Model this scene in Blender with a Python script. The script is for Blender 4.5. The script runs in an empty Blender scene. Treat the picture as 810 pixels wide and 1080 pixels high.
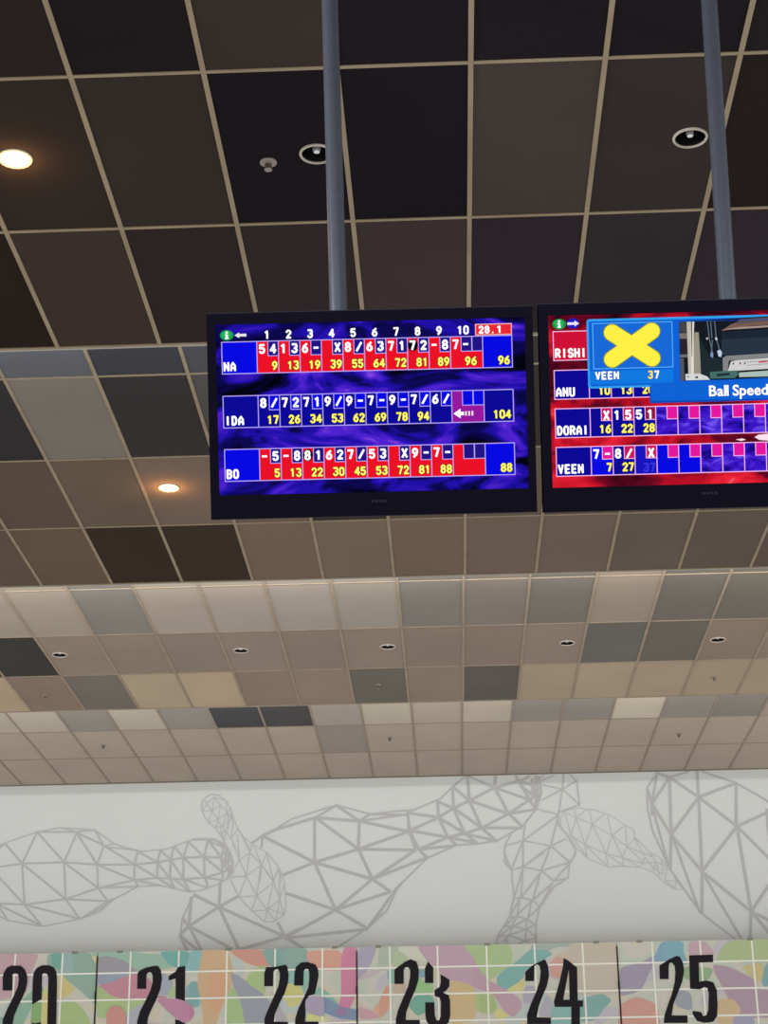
import bpy, bmesh, math, random
from mathutils import Vector, Matrix
from mathutils.geometry import tessellate_polygon
random.seed(4)
SC = bpy.context.scene
COL = SC.collection
SC.view_settings.view_transform = 'Standard'
SC.view_settings.look = 'None'

# ------------------------------------------------------------------ camera
F = 1900.0
PITCH, YAW, ROLL = math.radians(22.16526), math.radians(-1.949875), math.radians(-0.828282)
CAMZ = 1.5
fwd = Vector((math.sin(YAW)*math.cos(PITCH), math.cos(YAW)*math.cos(PITCH), math.sin(PITCH)))
r0 = Vector((math.cos(YAW), -math.sin(YAW), 0)); u0 = r0.cross(fwd)
RT = math.cos(ROLL)*r0 + math.sin(ROLL)*u0
UP = -math.sin(ROLL)*r0 + math.cos(ROLL)*u0
EYE = Vector((0, 0, CAMZ))
cd = bpy.data.cameras.new('camera'); cam = bpy.data.objects.new('camera', cd); COL.objects.link(cam)
cd.sensor_fit = 'VERTICAL'; cd.sensor_height = 24.0; cd.lens = F*24.0/1080.0
cd.clip_start = 0.05; cd.clip_end = 200
m = Matrix((RT, UP, -fwd)).transposed().to_4x4(); m.translation = EYE
cam.matrix_world = m
SC.camera = cam

def ray(x, y):
    return RT*((x-405)/F) - UP*((y-540)/F) + fwd
def on_y(x, y, Y):
    d = ray(x, y); return EYE + d*(Y/d.y)
def on_z(x, y, Z):
    d = ray(x, y); return EYE + d*((Z-CAMZ)/d.z)

# ------------------------------------------------------------------ materials
def lin(c):
    return tuple(((v/255.0)/12.92 if v/255.0 <= 0.04045 else (((v/255.0)+0.055)/1.055)**2.4) for v in c)
MATS = {}
def new_mat(name):
    mt = bpy.data.materials.new(name); mt.use_nodes = True
    nt = mt.node_tree; nt.nodes.clear()
    out = nt.nodes.new('ShaderNodeOutputMaterial')
    return mt, nt, out
def flat(name, c, rough=0.85, metal=0.0, spec=0.2, noise=0.0, scale=8.0):
    key = ('f', name)
    if key in MATS: return MATS[key]
    mt, nt, out = new_mat(name)
    b = nt.nodes.new('ShaderNodeBsdfPrincipled')
    b.inputs['Roughness'].default_value = rough; b.inputs['Metallic'].default_value = metal
    b.inputs['Specular IOR Level'].default_value = spec
    l = lin(c)
    if noise:
        tc = nt.nodes.new('ShaderNodeTexCoord'); nz = nt.nodes.new('ShaderNodeTexNoise')
        nz.inputs['Scale'].default_value = scale; nz.inputs['Detail'].default_value = 4
        nt.links.new(tc.outputs['Object'], nz.inputs['Vector'])
        rp = nt.nodes.new('ShaderNodeValToRGB')
        rp.color_ramp.elements[0].position = 0.3; rp.color_ramp.elements[1].position = 0.7
        rp.color_ramp.elements[0].color = (*[v*(1-noise) for v in l], 1)
        rp.color_ramp.elements[1].color = (*[min(1, v*(1+noise)) for v in l], 1)
        nt.links.new(nz.outputs['Fac'], rp.inputs['Fac']); nt.links.new(rp.outputs['Color'], b.inputs['Base Color'])
    else:
        b.inputs['Base Color'].default_value = (*l, 1)
    nt.links.new(b.outputs['BSDF'], out.inputs['Surface'])
    MATS[key] = mt; return mt
def glow(c, s=1.0):
    key = ('e', tuple(c), s)
    if key in MATS: return MATS[key]
    mt, nt, out = new_mat('glow_%d_%d_%d' % tuple(c))
    e = nt.nodes.new('ShaderNodeEmission'); e.inputs['Color'].default_value = (*lin(c), 1); e.inputs['Strength'].default_value = s
    nt.links.new(e.outputs[0], out.inputs['Surface'])
    MATS[key] = mt; return mt
def paint(c):
    return flat('paint_%d_%d_%d' % tuple(c), c, 0.8, 0, 0.03)

# ------------------------------------------------------------------ mesh helpers
class MB:
    def __init__(s): s.v = []; s.f = []; s.mi = []; s.mats = []; s.cols = []
    def mat(s, m):
        if m not in s.mats: s.mats.append(m)
        return s.mats.index(m)
    def face(s, pts, m, col=None):
        i = len(s.v); s.v += [tuple(p) for p in pts]; s.f.append(tuple(range(i, i+len(pts)))); s.mi.append(s.mat(m)); s.cols.append(col)
    def box(s, lo, hi, m, M=None):
        x0, y0, z0 = lo; x1, y1, z1 = hi
        P = [Vector(p) for p in ((x0,y0,z0),(x1,y0,z0),(x1,y1,z0),(x0,y1,z0),(x0,y0,z1),(x1,y0,z1),(x1,y1,z1),(x0,y1,z1))]
        if M is not None: P = [M @ p for p in P]
        i = len(s.v); s.v += [tuple(p) for p in P]
        for q in ((0,3,2,1),(4,5,6,7),(0,1,5,4),(1,2,6,5),(2,3,7,6),(3,0,4,7)):
            s.f.append(tuple(i+k for k in q)); s.mi.append(s.mat(m)); s.cols.append(None)
    def lathe(s, prof, m, n=32, M=None, cap=False):
        i = len(s.v)
        for (r, z) in prof:
            for k in range(n):
                a = 2*math.pi*k/n; p = Vector((r*math.cos(a), r*math.sin(a), z))
                s.v.append(tuple(M @ p if M is not None else p))
        for j in range(len(prof)-1):
            for k in range(n):
                k2 = (k+1) % n
                s.f.append((i+j*n+k, i+j*n+k2, i+(j+1)*n+k2, i+(j+1)*n+k)); s.mi.append(s.mat(m)); s.cols.append(None)
        if cap:
            s.f.append(tuple(i+k for k in range(n))[::-1]); s.mi.append(s.mat(m)); s.cols.append(None)
            b = i+(len(prof)-1)*n
            s.f.append(tuple(b+k for k in range(n))); s.mi.append(s.mat(m)); s.cols.append(None)
    def poly(s, loops, m, fn=lambda p: p):
        """flat polygon with holes; loops are lists of 2-D points, fn maps a 2-D point to 3-D"""
        L = [[Vector((p[0], p[1], 0)) for p in lp] for lp in loops]
        flatp = [p for lp in L for p in lp]
        for t in tessellate_polygon(L):
            a, b, c = (flatp[k] for k in t)
            if (b-a).cross(c-a).z > 0: a, c = c, a
            s.face([fn((q.x, q.y)) for q in (a, b, c)], m)
    def build(s, name, parent=None, smooth=False, coll=True, bevel=0.0):
        me = bpy.data.meshes.new(name); me.from_pydata(s.v, [], s.f)
        for m_ in s.mats: me.materials.append(m_)
        me.polygons.foreach_set('material_index', s.mi)
        if any(c is not None for c in s.cols):
            ca = me.color_attributes.new('tile', 'FLOAT_COLOR', 'CORNER')
            for p, c in zip(me.polygons, s.cols):
                c = c or (0.1, 0.1, 0.1)
                for li in p.loop_indices: ca.data[li].color = (*c, 1)
        me.validate(); me.update()
        o = bpy.data.objects.new(name, me); COL.objects.link(o)
        if smooth:
            for p in me.polygons: p.use_smooth = True
            md = o.modifiers.new('edges', 'EDGE_SPLIT'); md.split_angle = math.radians(40)
        if bevel:
            md = o.modifiers.new('bevel', 'BEVEL'); md.width = bevel; md.segments = 2; md.limit_method = 'ANGLE'
        if parent is not None: o.parent = parent
        return o
def tag(o, label=None, cat=None, group=None, kind=None):
    if label: o['label'] = label
    if cat: o['category'] = cat
    if group: o['group'] = group
    if kind: o['kind'] = kind
    return o
def empty(name, loc, M=None):
    o = bpy.data.objects.new(name, None); COL.objects.link(o)
    if M is not None: o.matrix_world = M
    else: o.location = loc
    o.empty_display_size = 0.1
    return o

# ------------------------------------------------------------------ the stepped ceiling
TW, TD = 0.6, 0.6*2.18040445
X0 = 0.188602785
H = [4.89365235]; H.append(H[0]+0.356743653); H.append(H[1]+0.315096752); H.append(H[2]+0.334009592)
H = [h+CAMZ for h in H]
Y0 = [6.70970557]; Y0 += [Y0[0]+3.70340841, Y0[0]+8.61801685, Y0[0]+14.6236059]
EDGE = [Y0[0]+2*TD, Y0[1]+3*TD, Y0[2]+3*TD]
WALLY = Y0[3]+2*TD+0.06
EDGE.append(WALLY)
XMIN, XMAX = -14, 20            # columns
def cx(c): return X0+(c-4)*TW

# tile tones as seen, light rising toward the lanes kept in the colour (row, first column, list)
TONES = {
 0: {-1: (-1, [(38,33,33),(40,34,34),(31,27,28),(51,44,40),(29,25,29),(30,26,29),(29,26,29),(33,29,31)]),
      0: (-1, [(44,38,34),(45,39,35),(49,43,39),(27,23,27),(27,24,28),(62,54,50),(48,43,40),(34,28,26)]),
      1: (-1, [(38,31,28),(57,48,43),(44,37,36),(46,39,40),(57,48,47),(43,37,41),(45,40,42),(44,38,42),(44,38,42)])},
 1: {-1: (-3, [(80,78,78),(84,84,86),(84,84,88),(56,56,60),(68,68,72),(60,58,60)]),
      0: (-4, [(60,54,50),(88,78,70),(48,46,46),(109,102,95),(52,48,48),(74,71,69),(90,80,72)]),
      1: (-5, [(84,72,62),(84,72,62),(84,72,62),(84,72,62),(92,80,68),(102,88,77),(96,82,72)]),
      2: (-4, [(86,72,60),(88,74,62),(91,77,64),(52,43,37),(54,46,39),(104,89,76),(106,92,78),(104,89,76),(102,88,77),(98,86,77),(92,81,73),(89,78,70),(88,76,68),(88,76,68)])},
 2: {-1: (-5, [(140,130,117),(140,130,117),(135,126,113),(112,108,101),(138,130,119),(138,130,119),(138,130,119),(135,127,117),(107,104,98),(110,103,94),(100,96,88),(130,119,105),(97,93,86),(98,92,83)]),
      0: (-5, [(142,132,119),(142,132,119),(142,132,119),(117,113,106),(144,134,122),(144,134,123),(142,133,123),(138,130,119),(113,109,102),(116,108,100),(108,102,94),(136,124,110),(103,97,90),(102,96,87),(125,111,97)]),
      1: (-5, [(60,58,54),(60,58,54),(130,116,103),(128,115,102),(126,113,101),(128,115,103),(125,112,100),(128,114,102),(124,111,99),(124,110,98),(128,114,102),(98,94,88),(98,93,85),(126,112,98),(128,115,101)]),
      2: (-6, [(160,141,117),(160,141,117),(124,108,95),(107,100,92),(158,142,119),(163,145,121),(128,112,98),(130,115,101),(100,95,87),(128,115,101),(90,86,79),(150,135,115),(154,138,117),(151,135,115),(150,134,113),(150,135,114),(150,135,114)])},
 3: {-1: (-6, [(165,155,142),(168,158,145),(138,131,122),(170,160,147),(138,132,124),(74,73,74),(76,74,74),(152,143,133),(170,160,144),(162,150,136),(172,161,146),(137,130,122),(136,130,123),(178,168,151),(136,129,121),(128,123,115),(150,140,128)]),
      0: (-8, [(159,147,133)]*9+[(139,131,121)]+[(159,147,132)]*11),
      1: (-8, [(160,148,134)]*21)},
}
def tone(sec, row, col):
    t = TONES[sec].get(row)
    if t and 0 <= col-t[0] < len(t[1]): c = t[1][col-t[0]]
    else:
        base = {0: [(30,26,29),(48,42,39),(58,49,45)], 1: [(54,48,45),(92,80,70),(84,72,62)], 2: [(128,112,99),(104,96,88),(150,134,118)], 3: [(150,137,122)]}[sec]
        c = random.choice(base)
    return lin(c)
mt, nt, out = new_mat('mineral_tile')
b = nt.nodes.new('ShaderNodeBsdfPrincipled'); b.inputs['Roughness'].default_value = 0.95; b.inputs['Specular IOR Level'].default_value = 0.0
at = nt.nodes.new('ShaderNodeAttribute'); at.attribute_name = 'tile'
tc = nt.nodes.new('ShaderNodeTexCoord'); nz = nt.nodes.new('ShaderNodeTexNoise'); nz.inputs['Scale'].default_value = 1.3; nz.inputs['Detail'].default_value = 5
nt.links.new(tc.outputs['Object'], nz.inputs['Vector'])
mr = nt.nodes.new('ShaderNodeMapRange'); mr.inputs['To Min'].default_value = 0.88; mr.inputs['To Max'].default_value = 1.12
nt.links.new(nz.outputs['Fac'], mr.inputs['Value'])
vm = nt.nodes.new('ShaderNodeVectorMath'); vm.operation = 'SCALE'
nt.links.new(at.outputs['Color'], vm.inputs[0]); nt.links.new(mr.outputs['Result'], vm.inputs['Scale'])
nt.links.new(vm.outputs['Vector'], b.inputs['Base Color']); nt.links.new(b.outputs['BSDF'], out.inputs['Surface'])
TILE = mt
GRID = [flat('grid_bar_near', (131,118,98), 0.8, spec=0.0, noise=0.12, scale=3), flat('grid_bar_second', (130,117,98), 0.8, spec=0.0, noise=0.1),
        flat('grid_bar_third', (136,122,106), 0.8, spec=0.0, noise=0.1), flat('grid_bar_far', (134,120,104), 0.7, noise=0.08)]

# fittings: (section, px, py, radius, state)
LIGHTS = [
 (0, 16, 167, 0.085, 1, 'lit warm recessed downlight in the near dark ceiling, at the left edge of the photo'),
 (0, 334, 162, 0.085, 0, 'unlit recessed downlight beside the left pole, half hidden by it'),
 (0, 728, 145, 0.085, 0, 'unlit white rimmed downlight in a brown tile just left of the right pole'),
 (1, 178, 514, 0.08, 1, 'lit warm recessed downlight just left of the left screen'),
 (2, 63, 690.5, 0.08, 0, 'unlit small downlight in the middle ceiling band beside the black tile, leftmost of its row'),
 (2, 254, 686, 0.08, 0, 'unlit small downlight in the middle ceiling band, second from the left of its row'),
 (2, 409, 682, 0.08, 0, 'unlit small downlight in the middle ceiling band, centre of its row of five'),
 (2, 598, 678, 0.08, 0, 'unlit small downlight beside two grey tiles, fourth from the left of its row'),
 (2, 757, 674.5, 0.08, 0, 'unlit small downlight in the middle ceiling band, rightmost of its row'),
]
SPRINK = [
 (0, 283, 171, 1.0, 'pale sprinkler head hanging from a black tile left of the left pole'),
 (2, 48, 733, 0.75, 'small sprinkler head at the far left of the middle ceiling band'),
 (2, 399, 722, 0.75, 'small sprinkler head on a grey tile below the left screen'),
 (2, 753, 714, 0.75, 'small sprinkler head on a cream tile at the right of the middle band'),
 (3, 109, 786, 0.8, 'small sprinkler head in the far beige ceiling, leftmost'),
 (3, 411, 778, 0.8, 'small sprinkler head in the far beige ceiling, above the middle of the mural'),
 (3, 716, 774, 0.8, 'small sprinkler head in the far beige ceiling, rightmost'),
]
holes = {}
for L in LIGHTS:
    p = on_z(L[1], L[2], H[L[0]])
    holes.setdefault(L[0], []).append((p.x, p.y, L[3]*0.86))

def tile_face(mb, x0, x1, y0, y1, z, col, hl):
    if not hl:
        mb.face([(x0,y0,z),(x0,y1,z),(x1,y1,z),(x1,y0,z)], TILE, col); return
    hx, hy, r = hl
    angs = [2*math.pi*k/32 for k in range(32)]
    for (qx, qy) in ((x0,y0),(x1,y0),(x1,y1),(x0,y1)):
        angs.append(math.atan2(qy-hy, qx-hx) % (2*math.pi))
    angs = sorted(set(round(a, 6) for a in angs))
    def outer(a):
        dx, dy = math.cos(a), math.sin(a); t = 1e9
        if dx > 1e-9: t = min(t, (x1-hx)/dx)
        if dx < -1e-9: t = min(t, (x0-hx)/dx)
        if dy > 1e-9: t = min(t, (y1-hy)/dy)
        if dy < -1e-9: t = min(t, (y0-hy)/dy)
        return (hx+dx*t, hy+dy*t, z)
    for k in range(len(angs)):
        a, c = angs[k], angs[(k+1) % len(angs)]
        mb.face([(hx+r*math.cos(a), hy+r*math.sin(a), z), (hx+r*math.cos(c), hy+r*math.sin(c), z), outer(c), outer(a)], TILE, col)

for s in range(4):
    start = -3 if s == 0 else -1
    y_lo_lim = Y0[0]-3*TD if s == 0 else EDGE[s-1]
    mb = MB(); gb = MB()
    rows = list(range(start, {0: 2, 1: 3, 2: 3, 3: 2}[s]))
    used = []
    for r in rows:
        ya, yb = max(y_lo_lim, Y0[s]+r*TD), (Y0[s]+(r+1)*TD)
        if s == 3 and r == 1: yb = WALLY
        for c in range(XMIN, XMAX):
            hl = None
            for h in holes.get(s, []):
                if cx(c) < h[0] < cx(c+1) and ya < h[1] < yb:
                    e = h[2]+0.02
                    hl = (min(max(h[0], cx(c)+e), cx(c+1)-e), min(max(h[1], ya+e), yb-e), h[2]); used.append(hl)
            tile_face(mb, cx(c), cx(c+1), ya, yb, H[s], tone(s, r, c), hl)
        if r > start or s == 0:
            yy = Y0[s]+r*TD
            if yy > y_lo_lim+0.02:
                gb.box((cx(XMIN), yy-0.010, H[s]-0.005), (cx(XMAX), yy+0.010, H[s]+0.001), GRID[s])
    holes[s] = used if used else holes.get(s, [])
    yend = EDGE[s]
    for c in range(XMIN, XMAX+1):
        gb.box((cx(c)-0.012, y_lo_lim, H[s]-0.006), (cx(c)+0.012, yend, H[s]+0.001), GRID[s])
    # perimeter angle at the far edge
    if s < 3: gb.box((cx(XMIN), yend-0.022, H[s]-0.007), (cx(XMAX), yend, H[s]+0.001), GRID[s])
    else: gb.box((cx(XMIN), yend-0.03, H[s]-0.012), (cx(XMAX), yend, H[s]+0.001), flat('wall_angle', (120,112,100)))
    o = mb.build('ceiling'); tag(o, ['near dark ceiling of large square tiles', 'second ceiling band, one step up, brown and slate tiles',
                                  'middle pale ceiling band of tan and grey tiles', 'farthest beige ceiling band against the mural wall'][s], 'ceiling', kind='structure')
    g = gb.build('ceiling_grid', o)
    if s < 3:
        rb = MB(); WHT = flat('cove_riser', (150,146,140))
        rb.box((cx(XMIN), EDGE[s], H[s]-0.004), (cx(XMAX), EDGE[s]+0.02, H[s+1]+0.02), WHT)
        tag(rb.build('trim_%d' % (s+1)), ['upright step behind the near ceiling edge', 'upright step behind the second ceiling band', 'upright step behind the middle ceiling band'][s], 'ceiling step', kind='structure')

# ------------------------------------------------------------------ downlights and sprinklers
RIM = flat('rim_white', (164,155,142), 0.6, 0, 0.1)
RIMD = flat('rim_dim', (128,118,104), 0.5)
RBLACK = flat('reflector_black', (14,12,12), 0.35, 0, 0.4)
RWARM = flat('reflector_gold', (210,150,80), 0.3, 0.6)
BULB = flat('bulb_glass', (200,200,205), 0.2, 0.5)
LIT = glow((255,214,140), 7.0)
def mk_light(lit, R, rim):
    t = empty('recessed_downlight', (0,0,0))
    a = MB(); a.lathe([(R*0.855,0.0),(R*0.855,-0.005),(R*0.88,-0.009),(R*0.97,-0.007),(R,-0.002),(R,0.0)], rim, 40)
    a.build('trim_ring', t, smooth=True)
    a = MB(); a.lathe([(R*0.87,-0.003),(R*0.83,0.03),(R*0.66,0.09),(R*0.30,0.11),(0.001,0.11)], RWARM if lit else RBLACK, 32); a.build('reflector', t, smooth=True)
    a = MB()
    if lit: a.lathe([(0.001,-0.016),(R*0.5,-0.013),(R*0.80,-0.004),(R*0.82,0.02),(0.001,0.03)], LIT, 28)
    else:
        a.lathe([(0.001,0.006),(0.014,0.008),(0.019,0.018),(0.020,0.055),(0.012,0.085),(0.012,0.108)], BULB, 20)
    tag(a.build('bulb', t, smooth=True), 'glowing warm lamp' if lit else 'small clear bulb')
    return t
for (s, px, py, R, lit, lab) in LIGHTS:
    p = on_z(px, py, H[s])
    best = min(holes[s], key=lambda h: (h[0]-p.x)**2+(h[1]-p.y)**2)
    t = mk_light(lit, R, RIM if s == 0 else RIM)
    t.location = (best[0], best[1], H[s])
    tag(t, lab, 'ceiling light', 'recessed ceiling downlights')
    if lit:
        ld = bpy.data.lights.new('lamp_glow', 'POINT'); ld.energy = 4.5; ld.color = (1.0, 0.5, 0.17); ld.shadow_soft_size = 0.05
        lo = bpy.data.objects.new('lamp_glow', ld); COL.objects.link(lo); lo.location = (best[0], best[1]-0.0, H[s]-0.085)
SPM = flat('sprinkler_plate', (124,114,106), 0.5, 0.2); SPD = flat('sprinkler_metal', (104,96,90), 0.35, 0.6)
def mk_sprinkler(k, z=0):
    t = empty('fire_sprinkler', (0,0,0))
    a = MB(); a.lathe([(0.001,0.0),(0.042*k,0.0),(0.042*k,-0.004),(0.030*k,-0.010),(0.012*k,-0.012)], SPM, 24); a.build('ceiling_plate', t, smooth=True)
    a = MB(); a.lathe([(0.010*k,-0.008),(0.010*k,-0.030),(0.006*k,-0.032),(0.006*k,-0.034)], SPD, 16)
    for sx in (-1, 1):
        a.box((sx*0.014*k-0.003, -0.003, -0.042), (sx*0.014*k+0.003, 0.003, -0.012), SPD)
    a.build('frame_arms', t)
    a = MB(); a.lathe([(0.001,-0.046),(0.019*k,-0.044),(0.019*k,-0.041),(0.001,-0.038)], SPM, 20); a.build('deflector', t, smooth=True)
    return t
for (s, px, py, k, lab) in SPRINK:
    p = on_z(px, py, H[s]); t = mk_sprinkler(k); t.location = (p.x, p.y, H[s]-0.0005)
    tag(t, lab, 'sprinkler', 'ceiling sprinkler heads')

# ------------------------------------------------------------------ end wall
WZ0 = 3.2
wb = MB(); WM = flat('wall_paint', (199,201,200), 0.9, 0, 0.0, noise=0.02, scale=0.6)
wb.box((cx(XMIN), WALLY, WZ0), (cx(XMAX), WALLY+0.12, H[3]+0.1), WM)
tag(wb.build('wall_back'), 'pale grey end wall with painted wireframe shapes', 'wall', kind='structure')

# painted wireframe pins, traced on the wall
CR = {1: (0,860,6.0), 2: (120,820,6.0), 3: (180,880,6.0), 4: (200,830,7.364), 5: (290,830,5.4), 6: (420,810,5.0625),
      7: (515,810,7.364), 8: (515,900,7.364), 9: (585,840,5.786), 10: (670,810,5.684)}
def parse(txt):
    """'crop width: x,y x,y x,y; ...'"""
    for ln in txt.strip().splitlines():
        head, body = ln.split(':'); k, w = head.split(); k = int(k); w = float(w); ox, oy, sc = CR[k]
        for chain in body.split(';'):
            pts = [tuple(float(v) for v in q.split(',')) for q in chain.split()]
            if len(pts) > 1: yield w, [(ox+x/sc, oy+y/sc) for x, y in pts]
PINS = []
PINS.append(('grey wireframe bowling pin lying on its side, painted at the left of the wall', (175,175,174), '''
1 1.9: -160,340 0,325 140,305 405,297 615,312 850,312; 30,178 140,305 235,105 405,297 485,110 615,312 655,195; 235,105 485,105 600,92 655,190; 485,110 655,190 850,310
1 1.9: 140,305 155,565; 140,305 415,530; 405,297 415,530; 405,297 620,460; 615,312 620,460; 615,312 850,410; -140,240 0,400 155,565; -160,552 0,558 155,565 415,530 620,460 850,410; 620,460 875,450; 620,460 680,540; 415,530 680,543
1 1.9: 155,565 265,700; 155,565 505,655; 415,530 505,655; 0,570 265,700; -60,510 0,590 50,665; 510,655 680,543 720,530; 560,635 700,545; -160,340 30,178; -160,500 0,570
1 1.1: -160,250 0,190 30,175 235,105 380,78 600,92 720,180 810,210; 380,78 485,105; 655,195 720,180; 660,200 810,215; -160,560 0,640 50,665 265,703 510,655 630,610 720,530 810,485
2 1.9: 130,550 275,538 360,522 440,508 570,503 680,508; 150,475 130,550; 165,475 275,538; 295,462 275,538; 295,462 360,520; 380,438 360,520; 385,438 440,508; 470,405 440,508; 470,405 570,503; 595,400 570,503; 600,400 680,508
2 1.9: 130,550 130,645; 130,550 275,635; 275,538 275,635; 275,538 355,640; 360,522 355,640; 360,522 440,645; 440,508 440,645; 440,508 575,635; 570,503 575,635; 570,503 690,600; 680,508 690,640
2 1.9: 130,650 275,635 355,640 440,645 575,635 690,600 740,580; 130,650 155,690; 130,650 300,685; 275,635 370,695; 300,655 370,690; 355,640 385,700; 385,645 470,715; 440,645 480,720; 440,645 600,700; 575,635 600,700; 575,635 690,650
2 1.2: 90,447 180,468 330,455 470,402 530,388 630,388 700,420 740,480 755,540 745,600 720,640 650,680 560,712 480,725 390,705 300,685 155,690 90,723; 90,455 180,470
2 1.9: 500,393 640,395 700,430 735,480 750,540 740,600 715,640; 600,400 690,440; 680,508 700,430; 680,508 740,570; 715,440 700,560 740,600; 690,540 745,520; 722,450 728,620; 690,480 740,500'''))
PINS.append(('small thin lined wireframe pin standing slanted between the lying pins', (181,181,180), '''
4 1.5: 95,180 95,120 130,75 180,55 230,65
4 0.95: 230,65 285,110 320,170 340,240 375,330 420,390 480,440; 95,180 120,240 150,280 200,320 230,360 270,430; 120,110 175,185; 190,95 175,185; 175,185 110,190; 175,185 145,265; 175,185 240,140; 175,185 220,255; 240,140 220,255; 240,140 190,80; 240,140 290,200; 290,200 220,255; 290,200 320,170; 150,275 220,255
4 0.95: 220,255 240,300; 220,255 200,320; 290,200 250,310; 250,310 330,240; 250,310 200,310; 290,200 330,240; 140,120 190,80 240,90 285,110; 285,110 290,200; 100,190 140,120; 280,340 320,240; 280,340 230,360; 250,310 280,340 320,400 375,330; 340,270 320,400; 270,430 280,340; 320,400 385,560; 370,370 385,560; 320,170 325,240 340,290; 240,320 265,430; 300,210 300,330
4 0.95: 380,330 465,500; 420,390 465,500; 385,570 465,510 490,440; 385,560 440,690; 465,510 440,690; 465,510 560,605; 490,440 560,605; 440,690 560,605; 560,605 600,510; 480,440 600,510 690,620 710,736; 560,605 655,736; 560,605 545,736; 600,515 650,725; 655,720 690,620; 385,560 330,680; 440,690 320,700; 320,400 355,470
3 0.95: 480,265 430,390; 480,265 545,390; 570,190 545,390; 650,300 545,390; 650,300 570,190; 650,300 610,480; 650,300 690,410; 685,210 690,410; 685,210 650,300; 685,210 720,300 730,440 720,510 650,555 590,550 510,480 430,395 375,280; 430,395 545,390; 545,390 510,480; 545,390 610,480; 510,485 610,480 690,410
3 0.95: 610,480 595,550; 610,480 665,550; 690,410 665,545; 690,410 715,510; 480,265 375,275; 620,470 720,510; 720,310 690,410'''))
PINS.append(('large thick lined wireframe pin painted lying across the middle of the wall', (172,172,171), '''
3 2.9: 150,385 305,460 720,645; 305,460 315,300; 305,460 430,390; 305,460 115,580; 305,460 430,725 460,800; 115,580 390,725; 115,580 190,725 220,800; 115,580 60,635; 115,580 130,400; 80,540 115,580; 60,640 160,725 200,760; 60,640 100,725 130,790; 720,645 450,725 300,770; 720,645 810,600; 720,645 680,560; 720,645 810,700
3 1.5: 155,375 125,420 75,530 60,640 100,725
3 2.2: 515,55 580,10; 580,10 575,80
5 2.9: -72,279 225,430; 225,430 50,500; 225,430 475,355; 225,430 225,180; 230,175 475,355; 225,430 555,525; 225,430 345,700; 475,355 480,195; 230,175 480,195 760,255; 350,105 480,195; 475,355 760,255; 475,355 800,360; 475,355 555,525; 555,525 800,360; 555,525 873,399; 555,525 345,700; 555,525 655,595; 345,700 650,600; 345,700 525,805; 345,700 55,860; 60,605 345,700; 55,860 525,810; -72,279 0,245 230,175
5 2.2: 230,175 350,105; 525,805 690,580 720,550; 545,790 650,640; 760,255 760,155; 480,195 760,155; 540,155 760,160; 480,195 540,155; 760,255 800,350; 760,255 810,235; 55,860 150,910 190,940
5 1.4: -72,279 0,243 90,185 350,103 540,155 702,137; 525,805 360,910 290,950; 525,805 640,700 700,570 873,399
6 2.7: 50,240 60,335 110,435; 50,240 215,265 60,335; 60,335 265,370; 110,435 265,370; 215,265 210,180; 215,265 295,215; 215,265 265,370; 215,265 355,350; 210,180 295,215; 295,215 290,110; 295,215 380,175; 295,215 355,350; 295,215 445,320; 290,100 380,175; 380,175 370,45; 380,175 515,105; 380,175 445,320; 380,175 590,245; 380,45 515,105; 515,105 520,40; 515,105 650,70; 515,105 590,245; 515,105 700,170
6 2.7: 590,245 445,320; 590,245 700,170; 590,245 660,310; 590,245 735,220; 700,170 650,70; 700,170 735,220; 445,320 660,320; 445,320 525,390; 355,350 445,320; 355,350 420,400; 355,350 525,390; 265,370 355,350; 265,370 310,410; 265,370 420,400; 110,435 300,415; 110,435 155,480; 630,45 700,170; 700,45 650,70
6 1.7: 0,230 80,225 225,165 290,100 360,45; 155,482 310,412 420,405 530,388 665,310 740,215 765,130 750,45
6 3.2: 735,45 745,140 730,210; 640,75 720,90; 655,100 730,150; 715,60 725,150 700,180'''))
PINS.append(('grey wireframe pin with its neck pointing down, painted above number 24', (176,176,175), '''
7 1.6: 410,130 575,165; 415,250 575,165; 575,165 585,50; 575,165 545,360; 575,165 685,100; 575,165 710,285; 640,55 685,100 710,285 545,345; 410,100 510,60; 390,90 430,55; 370,320 545,360; 545,365 270,565; 545,365 485,605; 270,565 485,605; 270,565 285,440; 270,565 135,605; 270,565 200,736; 270,565 270,736; 485,605 310,736; 485,605 435,736; 485,605 640,736; 485,605 605,550; 545,360 545,440
7 1.6: 545,440 605,510 680,640 640,736; 180,510 130,600 125,660 150,736
8 1.6: 130,0 125,70 180,130 185,200 200,340 165,490 70,650 60,720; 125,0 180,130 270,105 410,135 620,75; 230,0 180,130; 270,0 270,105; 425,0 270,105; 465,0 410,135; 550,0 630,70; 680,0 630,80 620,190 510,260 400,415 370,550 370,720; 410,135 510,215; 620,90 510,215; 510,215 620,190; 270,105 255,340; 270,110 200,345
8 1.6: 405,150 255,345; 405,150 345,365; 500,230 345,365; 500,230 400,415; 200,350 255,345 345,365 400,415; 245,350 180,470; 245,350 225,490; 335,370 225,480; 335,370 310,500; 400,415 310,500; 165,495 225,490 300,510 370,560; 200,500 120,570; 225,490 180,570; 300,510 190,570; 300,510 295,590; 120,570 190,565 295,590 370,550
8 1.6: 180,570 75,650; 190,570 160,635; 295,590 160,635; 295,590 285,680; 300,590 370,650; 75,650 160,635 285,680 370,655; 160,640 110,690; 140,640 145,700; 285,680 240,700; 285,680 320,700; 490,250 420,400'''))
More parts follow.
